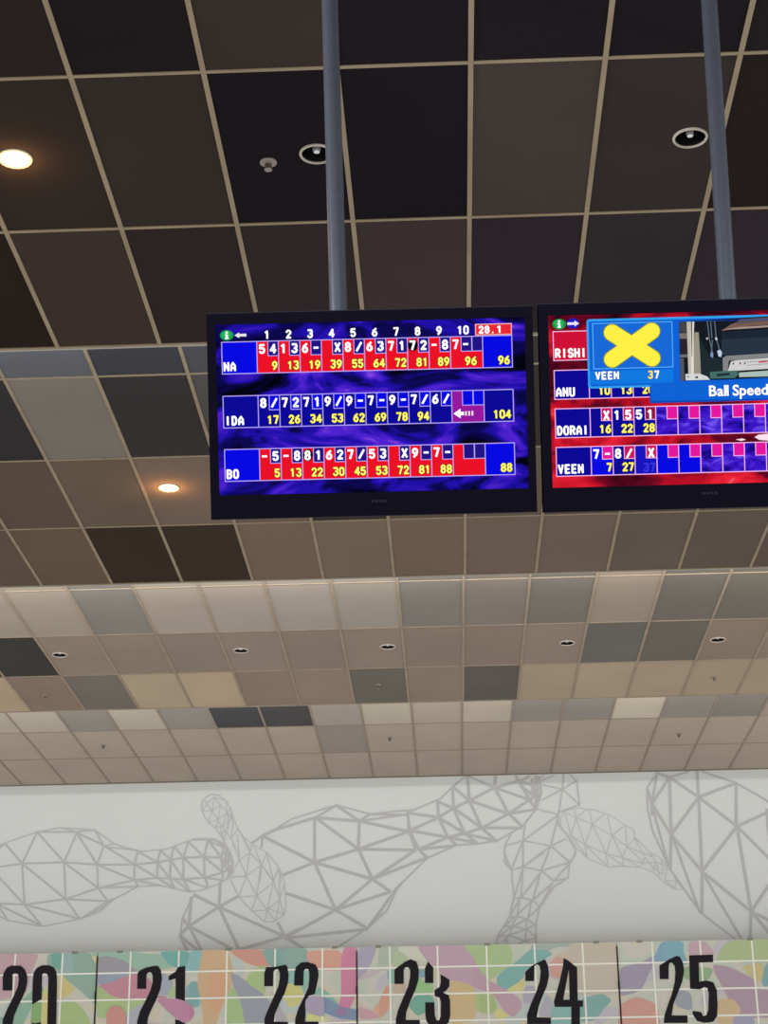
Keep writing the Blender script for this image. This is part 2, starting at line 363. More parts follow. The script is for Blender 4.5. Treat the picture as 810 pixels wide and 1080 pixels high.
PINS.append(('thin lined wireframe pin slanting down to the right, painted above number 25', (183,183,182), '''
9 0.95: 35,180 40,120 60,90 150,70 250,85 330,110 430,175 480,200 490,250 580,340 650,380 690,430 740,510 785,570 730,565 670,530 600,460 530,435 420,425 330,432 200,378 130,310 90,250 35,180
9 0.95: 60,95 100,240; 60,95 130,130; 120,85 130,130; 130,130 100,240; 130,130 185,295; 130,130 190,85; 130,130 230,170; 210,80 230,170; 230,170 300,110; 230,170 185,295; 230,170 315,350; 230,170 350,238; 320,110 350,238; 350,238 430,175; 350,238 315,350; 350,238 415,375; 350,238 440,305; 430,175 440,305; 440,305 490,255; 440,305 415,375; 440,305 540,400; 440,305 600,370; 100,240 185,295 315,350 415,375 540,410
9 0.95: 185,295 200,378; 185,295 325,430; 315,350 325,430; 315,350 420,425; 415,375 420,425; 415,375 530,435; 490,260 550,370; 550,370 535,420; 550,370 610,450; 580,345 620,400; 620,400 600,450; 650,380 660,480; 540,410 620,400 690,430; 620,400 640,490; 690,430 670,510; 660,480 610,440; 670,510 740,520; 740,520 730,565; 670,510 730,560; 660,450 700,430; 100,240 200,370; 350,425 440,428'''))
PINS.append(('largest thick lined wireframe pin painted at the right of the wall', (172,172,171), '''
10 3.0: 205,55 380,175; 205,55 100,215; 205,55 215,400; 205,55 130,30; 370,20 380,175; 380,175 605,90; 380,175 215,400; 380,175 400,620; 380,175 610,350; 605,90 605,350; 610,350 796,265 980,200; 610,350 400,620; 610,350 695,860; 610,350 796,535 980,720; 100,215 215,400; 215,400 210,610; 215,400 400,620; 400,620 400,870; 400,620 695,860; 695,860 685,1080; 695,860 796,710 980,440; 695,860 796,910 980,1000; 695,860 796,980 900,1080; 790,250 796,350 830,600
10 2.3: 230,430 385,860; 410,640 640,1030 690,1110; 130,30 100,215; 110,260 195,570; 205,55 320,20; 75,130 100,215 100,280
10 1.6: 130,35 70,120 75,250 105,380 205,600 390,865 605,1030 700,1100
10 2.0: 400,20 605,90 796,200 980,300'''))
MW = WALLY-0.004
for lab, colr, txt in PINS:
    mb = MB(); pm = paint(colr); dz = 0.0
    for w, ch in parse(txt):
        P = [on_y(x, y, MW) for x, y in ch]
        hw = w*0.5*WALLY*1.06/F/math.cos(PITCH)*0.96
        for a, c in zip(P, P[1:]):
            for q in (a, c): q.z = min(q.z, H[3]-0.014)
            d = (c-a);
            if d.length < 1e-4: continue
            dn = d.normalized(); n = Vector((-dn.z, 0, dn.x))*hw; e = dn*hw*0.5
            dz = (dz+0.00002) % 0.002
            o3 = Vector((0, -dz, 0))
            q = [a-n-e, c-n+e, c+n+e, a+n-e]
            for v in q: v.z = min(v.z, H[3]-0.013)
            mb.face([v+o3 for v in q], pm)
    tag(mb.build('wall_mural_pin'), lab, 'wall painting', 'wireframe pins painted on the end wall')

# ------------------------------------------------------------------ lane number panels
PY = WALLY-0.3
def pp(x, y): return on_y(x, y, PY)
pz = sum(pp(x, y).z for x, y in ((60,1006.0),(240,1002.0),(450,996.6),(620,993.5),(780,991.8)))/5
seams = [pp(102,1040).x, pp(377,1035).x, pp(653,1032).x]
pw = (seams[2]-seams[0])/2
bounds = [seams[0]-pw, seams[0], seams[1], seams[2], seams[2]+pw]
PBOT = pz-2.1
CX = {'A':0,'B':100,'C':200,'D':300,'E':400,'F':500,'G':600,'H':700}
def cp(k, x, y): return (CX[k]+x/7.364, 990+y/7.364)
def P2(s): return [tuple(float(v) for v in q.split(',')) for q in s.split()]
BLOBS = '''
A 188,152,162|0,125 285,125 265,185 225,270 200,400 100,440 0,470 -200,460 -400,300 -300,125
A 132,166,152|390,118 750,116 750,520 700,470 600,380 480,290 440,240 370,200
A 96,160,146|400,118 500,116 470,240 400,200
A 138,172,176|500,116 560,116 570,250 520,300 480,260
A 214,204,142|705,114 750,113 745,200
A 202,187,116|460,290 490,290 560,370 580,400 460,480 455,470
A 158,186,120|470,490 570,490 650,560 700,663 730,900 440,900 460,663
A 126,172,150|120,560 180,480 260,400 330,380 330,470 250,520 180,663 140,900 60,900 100,663
A 124,168,98|250,520 320,470 330,663 330,900 240,900 240,663
A 206,196,126|330,420 370,400 370,663 380,900 330,900 320,663
A 132,166,162|0,610 40,640 60,760 0,900 -300,900 -300,560
B 142,180,162|0,112 130,106 290,105 370,120 520,125 620,200 560,230 420,230 300,250 240,190 120,140 0,140
B 144,144,154|24,150 100,140 220,170 300,230 330,270 220,330 100,355 24,350
B 138,152,170|24,275 290,275 200,330 100,355 24,348
B 98,166,160|510,102 740,100 720,200 640,225 580,200 540,150
B 132,180,186|740,100 815,99 815,260 710,260 700,215 725,190
B 190,124,144|30,370 150,340 280,280 380,290 440,340 430,440 520,440 570,470 220,470 130,450
B 162,188,126|24,380 60,390 130,450 270,480 400,480 300,540 240,600 200,540 140,530 90,610 24,610
B 166,170,186|240,600 330,530 420,500 360,600 330,663 320,900 240,900
B 152,164,178|500,275 560,280 605,330 600,390 560,445 500,430
B 166,190,134|560,450 600,380 628,380 628,455
B 122,170,176|710,380 760,340 800,340 815,400 815,520 760,530 710,480
C 126,178,180|0,98 95,96 85,180 60,250 0,260
C 112,162,162|0,340 50,340 75,400 70,500 30,530 0,520
C 204,166,126|105,94 270,92 320,200 330,300 300,420 240,540 200,663 190,900 120,900 115,663 95,480 70,380 75,250 100,160
C 210,160,120|150,300 200,260 265,270 285,330 270,450 200,600 130,480
C 204,140,124|310,90 565,86 600,150 620,210 530,215 450,190 370,140
C 118,162,154|565,86 815,82 815,320 770,320 640,215 610,190
C 160,188,124|440,320 480,260 560,215 590,220 585,430 520,420 450,360
C 142,150,164|330,280 400,310 480,380 560,430 620,500 640,660 640,900 440,900 420,663 400,500 340,360
C 158,188,128|330,380 390,480 425,663 440,900 290,900 290,663 295,480
C 208,204,126|740,440 770,360 815,340 815,540 760,510
C 170,166,176|640,560 690,520 740,600 760,663 760,900 640,900
D 128,164,156|0,84 160,80 190,130 200,190 140,200 60,240 60,340 0,330
D 134,184,176|30,250 80,250 80,360 140,380 150,240 190,240 190,330 150,430 130,380 40,340
D 214,152,134|175,100 400,95 440,120 440,245 250,240 240,200 190,180
D 204,118,156|480,74 562,72 562,350 545,450 500,540 420,520 445,430 440,200 455,110
D 160,156,182|570,72 715,68 690,150 640,250 570,330
D 176,188,168|740,68 815,66 815,240 720,240
D 190,176,180|640,250 760,240 700,290 570,330
D 202,200,118|30,350 120,370 150,430 90,520 20,500 0,440
D 122,178,166|230,430 280,370 400,480 420,520 330,470 290,440
D 112,136,170|300,450 380,490 440,530 560,550 562,630 440,620 350,590 300,560
D 142,112,156|430,520 480,540 480,600 390,590
D 210,214,134|180,580 300,600 350,640 260,640 180,640
D 198,150,162|340,650 562,645 562,900 340,900
D 198,152,164|572,530 680,560 760,610 590,630
D 214,162,138|680,560 780,440 815,420 815,540 760,610
E 166,180,162|0,66 150,60 160,90 100,200 0,200
E 200,204,186|140,60 300,56 380,180 240,160 200,180
E 170,190,152|100,140 150,90 240,160 120,230
E 184,152,170|300,56 640,50 700,120 815,260 815,400 700,360 550,320 470,250 380,170
E 164,192,134|650,50 815,48 815,260 740,150
E 206,148,126|0,490 60,350 90,440 60,560 0,620
E 124,178,162|60,250 120,240 120,350 70,330
E 142,188,126|310,300 350,340 420,350 400,440 300,430 270,400
E 112,160,170|310,240 355,240 355,300 310,300
E 98,164,146|230,520 290,440 400,440 430,500 360,500 370,560 300,600
E 190,166,144|110,355 210,355 190,430 110,430
E 204,176,126|550,330 700,360 740,400 760,500 740,600 700,640 560,663 550,500
E 162,192,126|750,420 815,430 815,590 740,540
F 162,188,134|0,52 260,48 290,120 280,200 230,250 160,290 100,320 60,280 0,140
F 152,170,162|450,44 815,36 760,60 640,66 560,100 450,90
F 112,170,166|430,90 560,100 600,130 500,180 400,260 380,300 300,380 230,390 190,350 190,290 260,230 350,170
F 200,182,162|600,140 815,60 815,190 700,200
F 204,150,136|590,190 650,140 690,160 680,300 600,300
F 210,200,126|250,400 400,310 400,340 370,400 330,420
F 184,146,166|0,150 60,270 120,330 210,380 300,430 350,470 360,530 300,600 240,570 160,440 90,410 0,370
F 158,184,118|40,430 140,420 180,540 120,590 40,560
F 212,204,126|160,600 180,540 280,600 200,620
F 166,162,180|380,440 400,370 480,370 480,430 430,500 390,500
F 166,166,182|500,600 560,440 600,470 620,600
F 124,178,170|600,560 640,530 750,540 750,663 740,900 600,900
G 190,180,162|0,60 100,38 385,34 385,400 300,430 0,420
G 150,142,166|395,230 560,190 650,140 700,140 620,260 560,400 395,440
G 112,160,184|680,110 720,30 815,28 815,130 740,190 660,170
G 112,164,160|85,480 250,430 330,480 280,530 200,630 90,640
G 186,180,196|260,540 385,540 385,600 300,600
G 204,146,132|395,530 500,470 560,470 680,520 700,663 700,900 395,900
H 112,164,184|0,27 150,25 150,110 190,190 140,200 100,130 0,190
H 190,156,170|200,25 320,22 380,90 380,130 200,130
H 164,184,130|500,20 900,10 900,180 430,180 430,130
H 194,180,126|620,210 780,190 760,330 720,330 640,260
H 112,160,166|790,200 900,160 900,370 760,370
H 166,138,158|380,210 520,230 640,290 720,330 720,390 815,400 900,420 900,600 560,600 520,470
H 134,166,126|150,220 380,230 350,310 250,340 150,300
H 142,150,162|110,400 210,420 220,560 90,520
H 200,172,130|420,480 540,470 600,560 520,663 420,663
H 152,152,180|540,600 700,600 700,763 540,763
H 142,186,160|1000,100 1200,100 1250,300 1100,420 980,300
'''
FRONT = '''
B 200,134,126|95,640 95,580 125,540 165,526 205,540 235,585 240,640 225,700 170,730 110,710
B 186,124,156|480,470 640,472 700,490 750,530 765,580 740,630 690,650 640,620 560,550
C 190,106,152|0,530 20,550 30,590 0,630
D 162,152,180|168,480 200,452 300,452 310,560 300,600 230,590 168,550
'''
DIG = {
 'A2': ('A', ['22,403 22,300 30,265 55,225 90,210 160,210 195,240 213,290 213,340 200,400 175,460 140,530 110,600 97,670 215,670 215,722 22,722 22,630 60,540 110,440 140,370 147,310 140,275 118,270 97,280 97,403']),
 'A0': ('A', ['250,512 255,330 262,265 290,225 330,207 380,207 420,225 440,260 444,340 438,663 430,700 400,722 300,722 265,700 245,650 270,660 315,650 325,680 350,690 367,670 376,300 366,275 345,268 328,280 324,470']),
 'B2': ('B', ['330,390 332,270 345,250 400,225 470,210 495,215 515,250 522,310 510,390 480,470 440,550 415,610 408,663 525,666 525,712 328,712 330,640 350,570 390,490 430,410 450,340 450,290 440,265 420,262 405,275 400,300 400,390']),
 'B1': ('B', ['575,325 575,290 630,255 645,222 703,213 700,485 628,475 628,310', '625,625 690,648 700,650 700,712 628,712']),
 'C2': ('C', ['580,370 580,270 595,222 660,220 745,203 760,220 770,280 765,340 740,420 700,500 665,580 655,645 765,648 765,700 580,700 582,620 610,550 650,460 690,370 700,310 700,260 685,238 665,240 650,260 648,370']),
 'D2': ('D', ['75,365 78,270 90,220 130,185 180,183 240,200 262,240 265,290 250,370 235,430 190,445 165,480 160,520 165,580 160,645 265,645 265,700 80,700 85,620 110,540 150,460 185,380 193,320 193,260 185,238 165,235 150,250 147,365']),
 'E2': ('E', ['118,352 118,240 200,180 245,160 290,180 308,240 305,320 280,400 240,490 210,570 205,632 315,632 315,680 130,680 128,630 145,560 190,450 225,370 240,300 240,245 225,222 200,225 190,245 190,352']),
 'E3': ('E', ['355,345 355,230 378,180 420,225 420,345', '475,275 545,320 545,370 520,405 495,420 540,440 550,480 552,590 540,650 500,685 400,685 365,640 358,590 358,495 428,495 432,600 445,635 465,635 478,600 480,500 470,460 430,445 430,400 470,375 478,340']),
 'F2': ('F', ['398,330 398,260 450,210 550,160 575,210 582,290 565,370 530,450 500,530 487,612 597,614 597,665 412,665 412,590 440,510 480,420 510,330 517,260 510,215 490,200 468,215 465,330']),
 'F4': ('F', [('695,150 730,170 800,225 805,480 845,480 845,530 822,530 822,680 755,680 755,530 625,530 620,490 660,350 690,220', '736,240 742,475 692,475')]),
 'H2': ('H', ['-31,315 -34,210 44,160 100,135 125,140 150,190 158,250 145,330 110,420 75,510 62,597 185,597 185,655 0,655 5,600 30,520 60,440 85,340 90,260 85,215 65,188 45,190 38,215 38,315']),
 'H5': ('H', ['197,130 383,125 383,183 272,186 275,335 330,325 385,340 412,400 418,520 415,600 385,645 320,655 260,640 225,590 225,562 290,570 305,600 330,595 345,560 350,430 340,385 315,375 280,395 205,390']),
}
BASE = flat('panel_base', (200,197,186), 0.7, 0, 0.05)

_nt = BASE.node_tree; _b = [n for n in _nt.nodes if n.type == 'BSDF_PRINCIPLED'][0]
_tc = _nt.nodes.new('ShaderNodeTexCoord'); _vo = _nt.nodes.new('ShaderNodeTexNoise'); _vo.inputs['Scale'].default_value = 1.9; _vo.inputs['Detail'].default_value = 0.0; _vo.inputs['Distortion'].default_value = 0.2
_rp = _nt.nodes.new('ShaderNodeValToRGB'); _rp.color_ramp.interpolation = 'CONSTANT'
_cs = [(0.0,(182,178,184)),(0.38,(190,188,178)),(0.46,(182,190,174)),(0.52,(192,189,178)),(0.60,(194,188,168)),(0.66,(178,188,184))]
_rp.color_ramp.elements[0].color = (*lin(_cs[0][1]), 1); _rp.color_ramp.elements[1].position = _cs[1][0]; _rp.color_ramp.elements[1].color = (*lin(_cs[1][1]), 1)
for _p, _c in _cs[2:]:
    _e = _rp.color_ramp.elements.new(_p); _e.color = (*lin(_c), 1)
_nt.links.new(_tc.outputs['Object'], _vo.inputs['Vector']); _nt.links.new(_vo.outputs['Fac'], _rp.inputs['Fac']); _nt.links.new(_rp.outputs['Color'], _b.inputs['Base Color'])
LINE = paint((222,222,212)); INK = paint((36,34,38)); SEAM = paint((58,40,40)); CLIP = flat('clip_metal', (120,122,108), 0.5, 0.2)
def clip_poly(pts, x0, x1, z1, z0):
    def cut(ps, f, inter):
        r = []
        for i in range(len(ps)):
            a, c = ps[i-1], ps[i]
            if f(c):
                if not f(a): r.append(inter(a, c))
                r.append(c)
            elif f(a): r.append(inter(a, c))
        return r
    def ix(v): return lambda a, c: (v, a[1]+(c[1]-a[1])*(v-a[0])/(c[0]-a[0]))
    def iz(v): return lambda a, c: (a[0]+(c[0]-a[0])*(v-a[1])/(c[1]-a[1]), v)
    for f, g in ((lambda p: p[0] >= x0, ix(x0)), (lambda p: p[0] <= x1, ix(x1)), (lambda p: p[1] <= z1, iz(z1)), (lambda p: p[1] >= z0, iz(z0))):
        if len(pts) < 3: return []
        pts = cut(pts, f, g)
    return pts
def smooth_loop(pts, it=2, grow=1.0):
    gx_ = sum(p[0] for p in pts)/len(pts); gy_ = sum(p[1] for p in pts)/len(pts)
    pts = [(gx_+(p[0]-gx_)*grow, gy_+(p[1]-gy_)*grow) for p in pts]
    for _ in range(it):
        q = []
        for i in range(len(pts)):
            a, c = pts[i], pts[(i+1) % len(pts)]
            q += [(0.83*a[0]+0.17*c[0], 0.83*a[1]+0.17*c[1]), (0.17*a[0]+0.83*c[0], 0.17*a[1]+0.83*c[1])]
        pts = q
    return pts
def to_xz(k, pts): return [(lambda v: (v.x, v.z))(pp(*cp(k, *q))) for q in pts]
def blobs_into(mb, txt, x0, x1, yoff, step):
    n = 0
    for ln in txt.strip().splitlines():
        h, body = ln.split('|'); k, c = h.split(); n += 1
        w = to_xz(k, smooth_loop(P2(body), grow=1.07))
        w = clip_poly(w, x0+0.004, x1-0.004, pz, PBOT)
        if len(w) >= 3:
            yy = PY-yoff-step*n
            mb.poly([w], paint(tuple(round(0.75*int(v)+0.25*q-3) for v, q in zip(c.split(','), (186,182,172)))), lambda p, yy=yy: (p[0], yy, p[1]))
gx = [pp(x, 1030).x for x in (-38, 15, 65, 137, 188, 239, 290, 340, 411.5, 462, 514, 565, 616, 690, 741, 796, 850, 900)]
gz = [pp(462, y).z for y in (1019.8, 1048.2, 1076.6, 1105, 1133, 1161)]
panels = [
 ('colourful pastel lane panel with black number 20, at the left edge of the wall', ['A2','A0'], [79]),
 ('colourful pastel lane panel with black numbers 21 and 22', ['B2','B1','C2','D2'], [126.5, 240.7, 353]),
 ('colourful pastel lane panel with black numbers 23 and 24', ['E2','E3','F2','F4'], [399, 514, 629]),
 ('colourful pastel lane panel with black number 25, at the right edge of the wall', ['H2','H5'], [675, 792]),
]
GROUPS = {'A2A0': '20', 'B2B1': '21', 'C2D2': '22', 'E2E3': '23', 'F2F4': '24', 'H2H5': '25'}
for i, (lab, digs, clips) in enumerate(panels):
    x0, x1 = bounds[i], bounds[i+1]
    t = empty('lane_number_panel', ((x0+x1)/2, PY, PBOT))
    tag(t, lab, 'lane panel', 'lane number panels above the pin decks')
    off = Vector(t.location)
    def bld(mb, name):
        mb.v = [tuple(Vector(v)-off) for v in mb.v]
        return mb.build(name, t)
    mb = MB()
    mb.box((x0+0.004, PY, PBOT), (x1-0.004, PY+0.03, pz), BASE)
    blobs_into(mb, BLOBS, x0, x1, 0.0005, 0.00003)
    for g in gx:
        if x0+0.05 < g < x1-0.05: mb.box((g-0.011, PY-0.0048, PBOT), (g+0.011, PY-0.0042, pz), LINE)
    for g in gz: mb.box((x0+0.004, PY-0.0049, g-0.011), (x1-0.004, PY-0.0043, g+0.011), LINE)
    bld(mb, 'printed_board')
    for j in range(0, len(digs), 2):
        nb = MB()
        for dk in digs[j:j+2]:
            k, loops = DIG[dk]
            for lp in loops:
                ll = [lp] if isinstance(lp, str) else list(lp)
                W = [to_xz(k, P2(s)) for s in ll]
                nb.poly(W, INK, lambda p: (p[0], PY-0.0075, p[1]))
        o = bld(nb, 'lane_number')
        o['label'] = 'black number ' + GROUPS[digs[j]+digs[j+1]]
    for fi, ln in enumerate(FRONT.strip().splitlines()):
        fb = MB(); blobs_into(fb, ln, x0, x1, 0.009+fi*0.0006, 0.0001)
        if fb.f: bld(fb, 'overprint_shape')
    # seam strip with latch on the right side
    sb = MB(); sb.box((x1-0.016, PY-0.008, PBOT), (x1-0.001, PY-0.0002, pz-0.05), SEAM); bld(sb, 'edge_strip')
    lz = pp(300, 1046).z
    lb = MB(); lb.box((x1-0.020, PY-0.02, lz-0.045), (x1-0.001, PY-0.008, lz+0.045), INK); bld(lb, 'latch')
    for c in clips:
        X = pp(c, 1000).x; X = min(max(X, x0+0.05), x1-0.05)
        kb = MB(); kb.box((X-0.035, PY-0.012, pz-0.012), (X+0.035, PY+0.04, pz+0.018), CLIP)
        kb.box((X-0.012, PY+0.03, pz-0.03), (X+0.012, WALLY-0.001, pz-0.005), CLIP)
        bld(kb, 'clip')

lg = MB(); lg.box((bounds[0]-0.3, PY-0.02, PBOT-0.12), (bounds[-1]+0.3, WALLY, PBOT-0.0005), flat('ledge_grey', (120,118,114)))
tag(lg.build('trim_4'), 'grey ledge along the wall that carries the lane panels', 'ledge', kind='structure')

# ------------------------------------------------------------------ glyphs
GL = {}
def glyph(ch, off=0.022):
    if ch in GL: return GL[ch]
    cu = bpy.data.curves.new('g', 'FONT'); cu.body = ch; cu.offset = off; cu.fill_mode = 'FRONT'; cu.resolution_u = 3
    ob = bpy.data.objects.new('g', cu); COL.objects.link(ob)
    bpy.context.view_layer.update()
    me = ob.evaluated_get(bpy.context.evaluated_depsgraph_get()).to_mesh()
    vs = [(v.co.x, v.co.y) for v in me.vertices]; fs = [tuple(p.vertices) for p in me.polygons]
    x0 = min(v[0] for v in vs); x1 = max(v[0] for v in vs); y0 = min(v[1] for v in vs); y1 = max(v[1] for v in vs)
    bpy.data.objects.remove(ob); bpy.data.curves.remove(cu)
    GL[ch] = (vs, fs, x0, x1, y0, y1); return GL[ch]
ASPECT = {'1': 0.48, 'I': 0.42, 'i': 0.35, '/': 0.85, 'l': 0.35}

# blocky screen lettering: strokes on a 6 x 10 grid, y down
def arc(cx_, cy_, rx, ry, a0, a1, n=10): return [(cx_+rx*math.cos(math.radians(a0+(a1-a0)*k/n)), cy_+ry*math.sin(math.radians(a0+(a1-a0)*k/n))) for k in range(n+1)]
STROKES = {
 '0': [arc(3,3.2,1.95,2.2,180,360)+arc(3,6.8,1.95,2.2,0,180)+[(1.05,3.2)]],
 '1': [[(1.5,2.6),(3.1,1.2),(3.1,9.0)]],
 '2': [arc(3,3.1,1.9,2.1,190,380)+[(1.2,8.9)],[(1.1,8.95),(5.0,8.95)]],
 '3': [[(1.1,1.1),(4.6,1.1)],arc(3.0,2.95,1.8,1.85,-80,90),arc(2.9,6.9,2.0,2.1,-90,165)],
 '4': [[(4.0,9.0),(4.0,1.0),(0.9,6.6),(5.4,6.6)]],
 '5': [[(4.8,1.1),(1.4,1.1),(1.2,4.6)],arc(2.9,6.5,2.0,2.45,-120,155)],
 '6': [[(4.4,1.1),(1.7,3.6)],arc(3,6.6,1.95,2.4,0,360)],
 '7': [[(0.9,1.1),(4.9,1.1),(2.6,9.0)]],
 '8': [arc(3,2.9,1.75,1.9,0,360),arc(3,6.9,1.95,2.1,0,360)],
 '9': [arc(3,3.4,1.95,2.4,0,360),[(4.9,3.8),(4.2,6.6),(2.0,9.0)]],
 '/': [[(0.9,9.0),(5.0,1.0)]], 'X': [[(1.1,1.0),(4.9,9.0)],[(4.9,1.0),(1.1,9.0)]],
 'N': [[(1.1,9.0),(1.1,1.0)],[(1.2,2.0),(4.8,7.6)],[(4.9,9.0),(4.9,1.0)]], 'A': [[(1.0,9.0),(1.2,4.0),(3.0,1.2),(4.8,4.0),(5.0,9.0)],[(1.2,6.4),(4.8,6.4)]],
 'I': [[(3,1),(3,9)]], 'D': [[(1.1,1.0),(1.1,9.0)]+arc(2.6,5,2.3,3.95,90,-90)+[(1.1,1.05)]], 'B': [[(1.1,9.0),(1.1,1.0)],[(1.1,1.1),(2.8,1.1)]+arc(2.9,3.0,1.8,1.85,-90,90)+[(1.1,4.85)],arc(2.9,6.9,2.0,2.1,-90,90)+[(1.1,9.0)]],
 'O': [arc(3,3.4,1.95,2.4,180,360)+arc(3,6.6,1.95,2.4,0,180)+[(1.05,3.4)]], 'R': [[(1.1,9.0),(1.1,1.1),(2.8,1.1)]+arc(2.9,3.1,1.8,2.0,-90,90)+[(1.1,5.1)],[(3.0,5.2),(4.9,9.0)]],
 'S': [arc(3,3.0,1.9,1.95,-15,-250)+[(3.4,5.0)]+arc(3,6.95,1.95,2.05,-60,165)], 'H': [[(1.1,1),(1.1,9)],[(4.9,1),(4.9,9)],[(1.1,5),(4.9,5)]],
 'U': [[(1.1,1.0)]+arc(3,7.0,1.9,2.0,180,0)+[(4.9,1.0)]], 'V': [[(1.0,1.0),(3,9.0),(5.0,1.0)]], 'E': [[(4.8,1.1),(1.2,1.1),(1.2,8.95),(4.8,8.95)],[(1.2,5.0),(4.3,5.0)]],
}
class Scr(MB):
    """draws in TV millimetre-like units: u right, v down from the casing's top left; scale to metres"""
    def __init__(s, k, lvl=0.0): super().__init__(); s.k = k
    def P(s, u, v, l): return (u*s.k, -v*s.k, 0.0002+0.00028*l)
    def rect(s, u0, v0, u1, v1, m, l):
        s.face([s.P(u0,v1,l), s.P(u1,v1,l), s.P(u1,v0,l), s.P(u0,v0,l)], m)
    def shape(s, pts, m, l, holes=()):
        s.poly2([pts]+list(holes), m, l)
    def poly2(s, loops, m, l):
        L = [[Vector((p[0], -p[1], 0)) for p in lp] for lp in loops]
        fp = [p for lp in L for p in lp]
        for t in tessellate_polygon(L):
            a, b_, c = (fp[q] for q in t)
            if (b_-a).cross(c-a).z < 0: a, c = c, a
            s.face([s.P(q.x, -q.y, l) for q in (a, b_, c)], m)
    def char(s, ch, u, v, w, h, m, l, shadow=None):
        """glyph stretched into the box with top left u,v"""
        if ch == '-':
            s.rect(u+w*0.12, v+h*0.40, u+w*0.88, v+h*0.60, m, l); return
        if ch == '.':
            s.rect(u+w*0.3, v+h*0.78, u+w*0.62, v+h, m, l); return
        if ch == ' ': return
        if ch in STROKES:
            kx, ky = w/6.0, h/10.0; r = 0.98*(kx+ky)/2
            for st in STROKES[ch]:
                pts = [(u+x*kx, v+y*ky) for x, y in st]
                for (ax, ay), (bx_, by_) in zip(pts, pts[1:]):
                    d = math.hypot(bx_-ax, by_-ay)
                    if d < 1e-5: continue
                    dx, dy = (bx_-ax)/d*r*0.55, (by_-ay)/d*r*0.55; nx, ny = -(by_-ay)/d*r, (bx_-ax)/d*r
                    q = [(ax-dx+nx, ay-dy+ny), (bx_+dx+nx, by_+dy+ny), (bx_+dx-nx, by_+dy-ny), (ax-dx-nx, ay-dy-ny)]
                    s.face([s.P(x, y, l) for x, y in q], m)
            return
        vs, fs, x0, x1, y0, y1 = glyph(ch)
        a = ASPECT.get(ch, 1.0); ww = w*a; uu = u+(w-ww)/2
        for f in fs:
            pts = [s.P(uu+(vs[i][0]-x0)/(x1-x0)*ww, v+(y1-vs[i][1])/(y1-y0)*h, l) for i in f]
            s.face(pts, m)
    def text(s, t, u, v, w, h, m, l, gap=0.6, outline=None):
        for ch in t:
            if outline:
                for du, dv in ((0.55,0.45),(-0.45,0.4),(0.5,-0.4),(-0.4,-0.4)): s.char(ch, u+du, v+dv, w, h, outline, l-0.4)
            s.char(ch, u, v, w, h, m, l); u += w+gap
    def textr(s, t, uright, v, w, h, m, l, gap=0.6, outline=None):
        s.text(t, uright-(len(t)*(w+gap)-gap), v, w, h, m, l, gap, outline)
    def ring(s, u0, v0, u1, v1, t, m, l):
        s.rect(u0, v0, u1, v0+t, m, l); s.rect(u0, v1-t, u1, v1, m, l); s.rect(u0, v0, u0+t, v1, m, l); s.rect(u1-t, v0, u1, v1, m, l)
def ell(cx_, cy_, rx, ry, n=24): return [(cx_+rx*math.cos(2*math.pi*k/n), cy_+ry*math.sin(2*math.pi*k/n)) for k in range(n)]

def screen_mat(name, stops, scale, dist, rot, base=None):
    mt, nt, out = new_mat(name)
    N = nt.nodes; Lk = nt.links
    tc = N.new('ShaderNodeTexCoord'); mp = N.new('ShaderNodeMapping'); mp.inputs['Rotation'].default_value = (0, 0, rot); mp.inputs['Scale'].default_value = (scale, scale*2.2, 1)
    nz = N.new('ShaderNodeTexNoise'); nz.inputs['Scale'].default_value = 1.4; nz.inputs['Detail'].default_value = 3; nz.inputs['Distortion'].default_value = dist
    rp = N.new('ShaderNodeValToRGB'); rp.color_ramp.interpolation = 'EASE'
    els = rp.color_ramp.elements
    els[0].position = stops[0][0]; els[0].color = (*lin(stops[0][1]), 1); els[1].position = stops[-1][0]; els[1].color = (*lin(stops[-1][1]), 1)
    for p_, c_ in stops[1:-1]:
        e = els.new(p_); e.color = (*lin(c_), 1)
    em = N.new('ShaderNodeEmission')
    Lk.new(tc.outputs['Object'], mp.inputs['Vector']); Lk.new(mp.outputs['Vector'], nz.inputs['Vector']); Lk.new(nz.outputs['Fac'], rp.inputs['Fac'])
    Lk.new(rp.outputs['Color'], em.inputs['Color']); Lk.new(em.outputs[0], out.inputs['Surface'])
    return mt
BG1 = screen_mat('screen_violet', [(0.36,(4,3,16)),(0.46,(14,8,80)),(0.55,(34,16,170)),(0.64,(78,34,208)),(0.76,(160,90,232))], 2.0, 1.7, 0.7)
BG2 = screen_mat('screen_red', [(0.34,(22,4,18)),(0.45,(96,8,32)),(0.55,(186,16,38)),(0.66,(238,36,56)),(0.80,(255,140,165))], 2.4, 1.2, 0.5)
PUR = screen_mat('cell_violet', [(0.32,(20,10,130)),(0.5,(60,20,200)),(0.72,(110,80,240))], 9.0, 1.0, 0.4)
CASE = flat('casing_black', (20,18,29), 0.5, 0, 0.0)
CASE2 = flat('casing_edge', (44,44,52), 0.4, 0, 0.1)
WHITE = glow((252,250,255), 1.25); YEL = glow((255,242,100), 1.15); RED = glow((236,18,38)); NAVY = glow((34,20,132)); BLUE = glow((8,10,226)); LINEB = glow((188,170,255)); DKB = glow((12,10,150))
LINEP = glow((255,190,240)); MAG = glow((228,24,158)); MAG2 = glow((200,26,96)); PURP = glow((150,26,160)); BLK = glow((10,6,20)); GREEN = glow((20,150,70)); PINKW = glow((255,225,240))
OUT1 = glow((24,8,40))

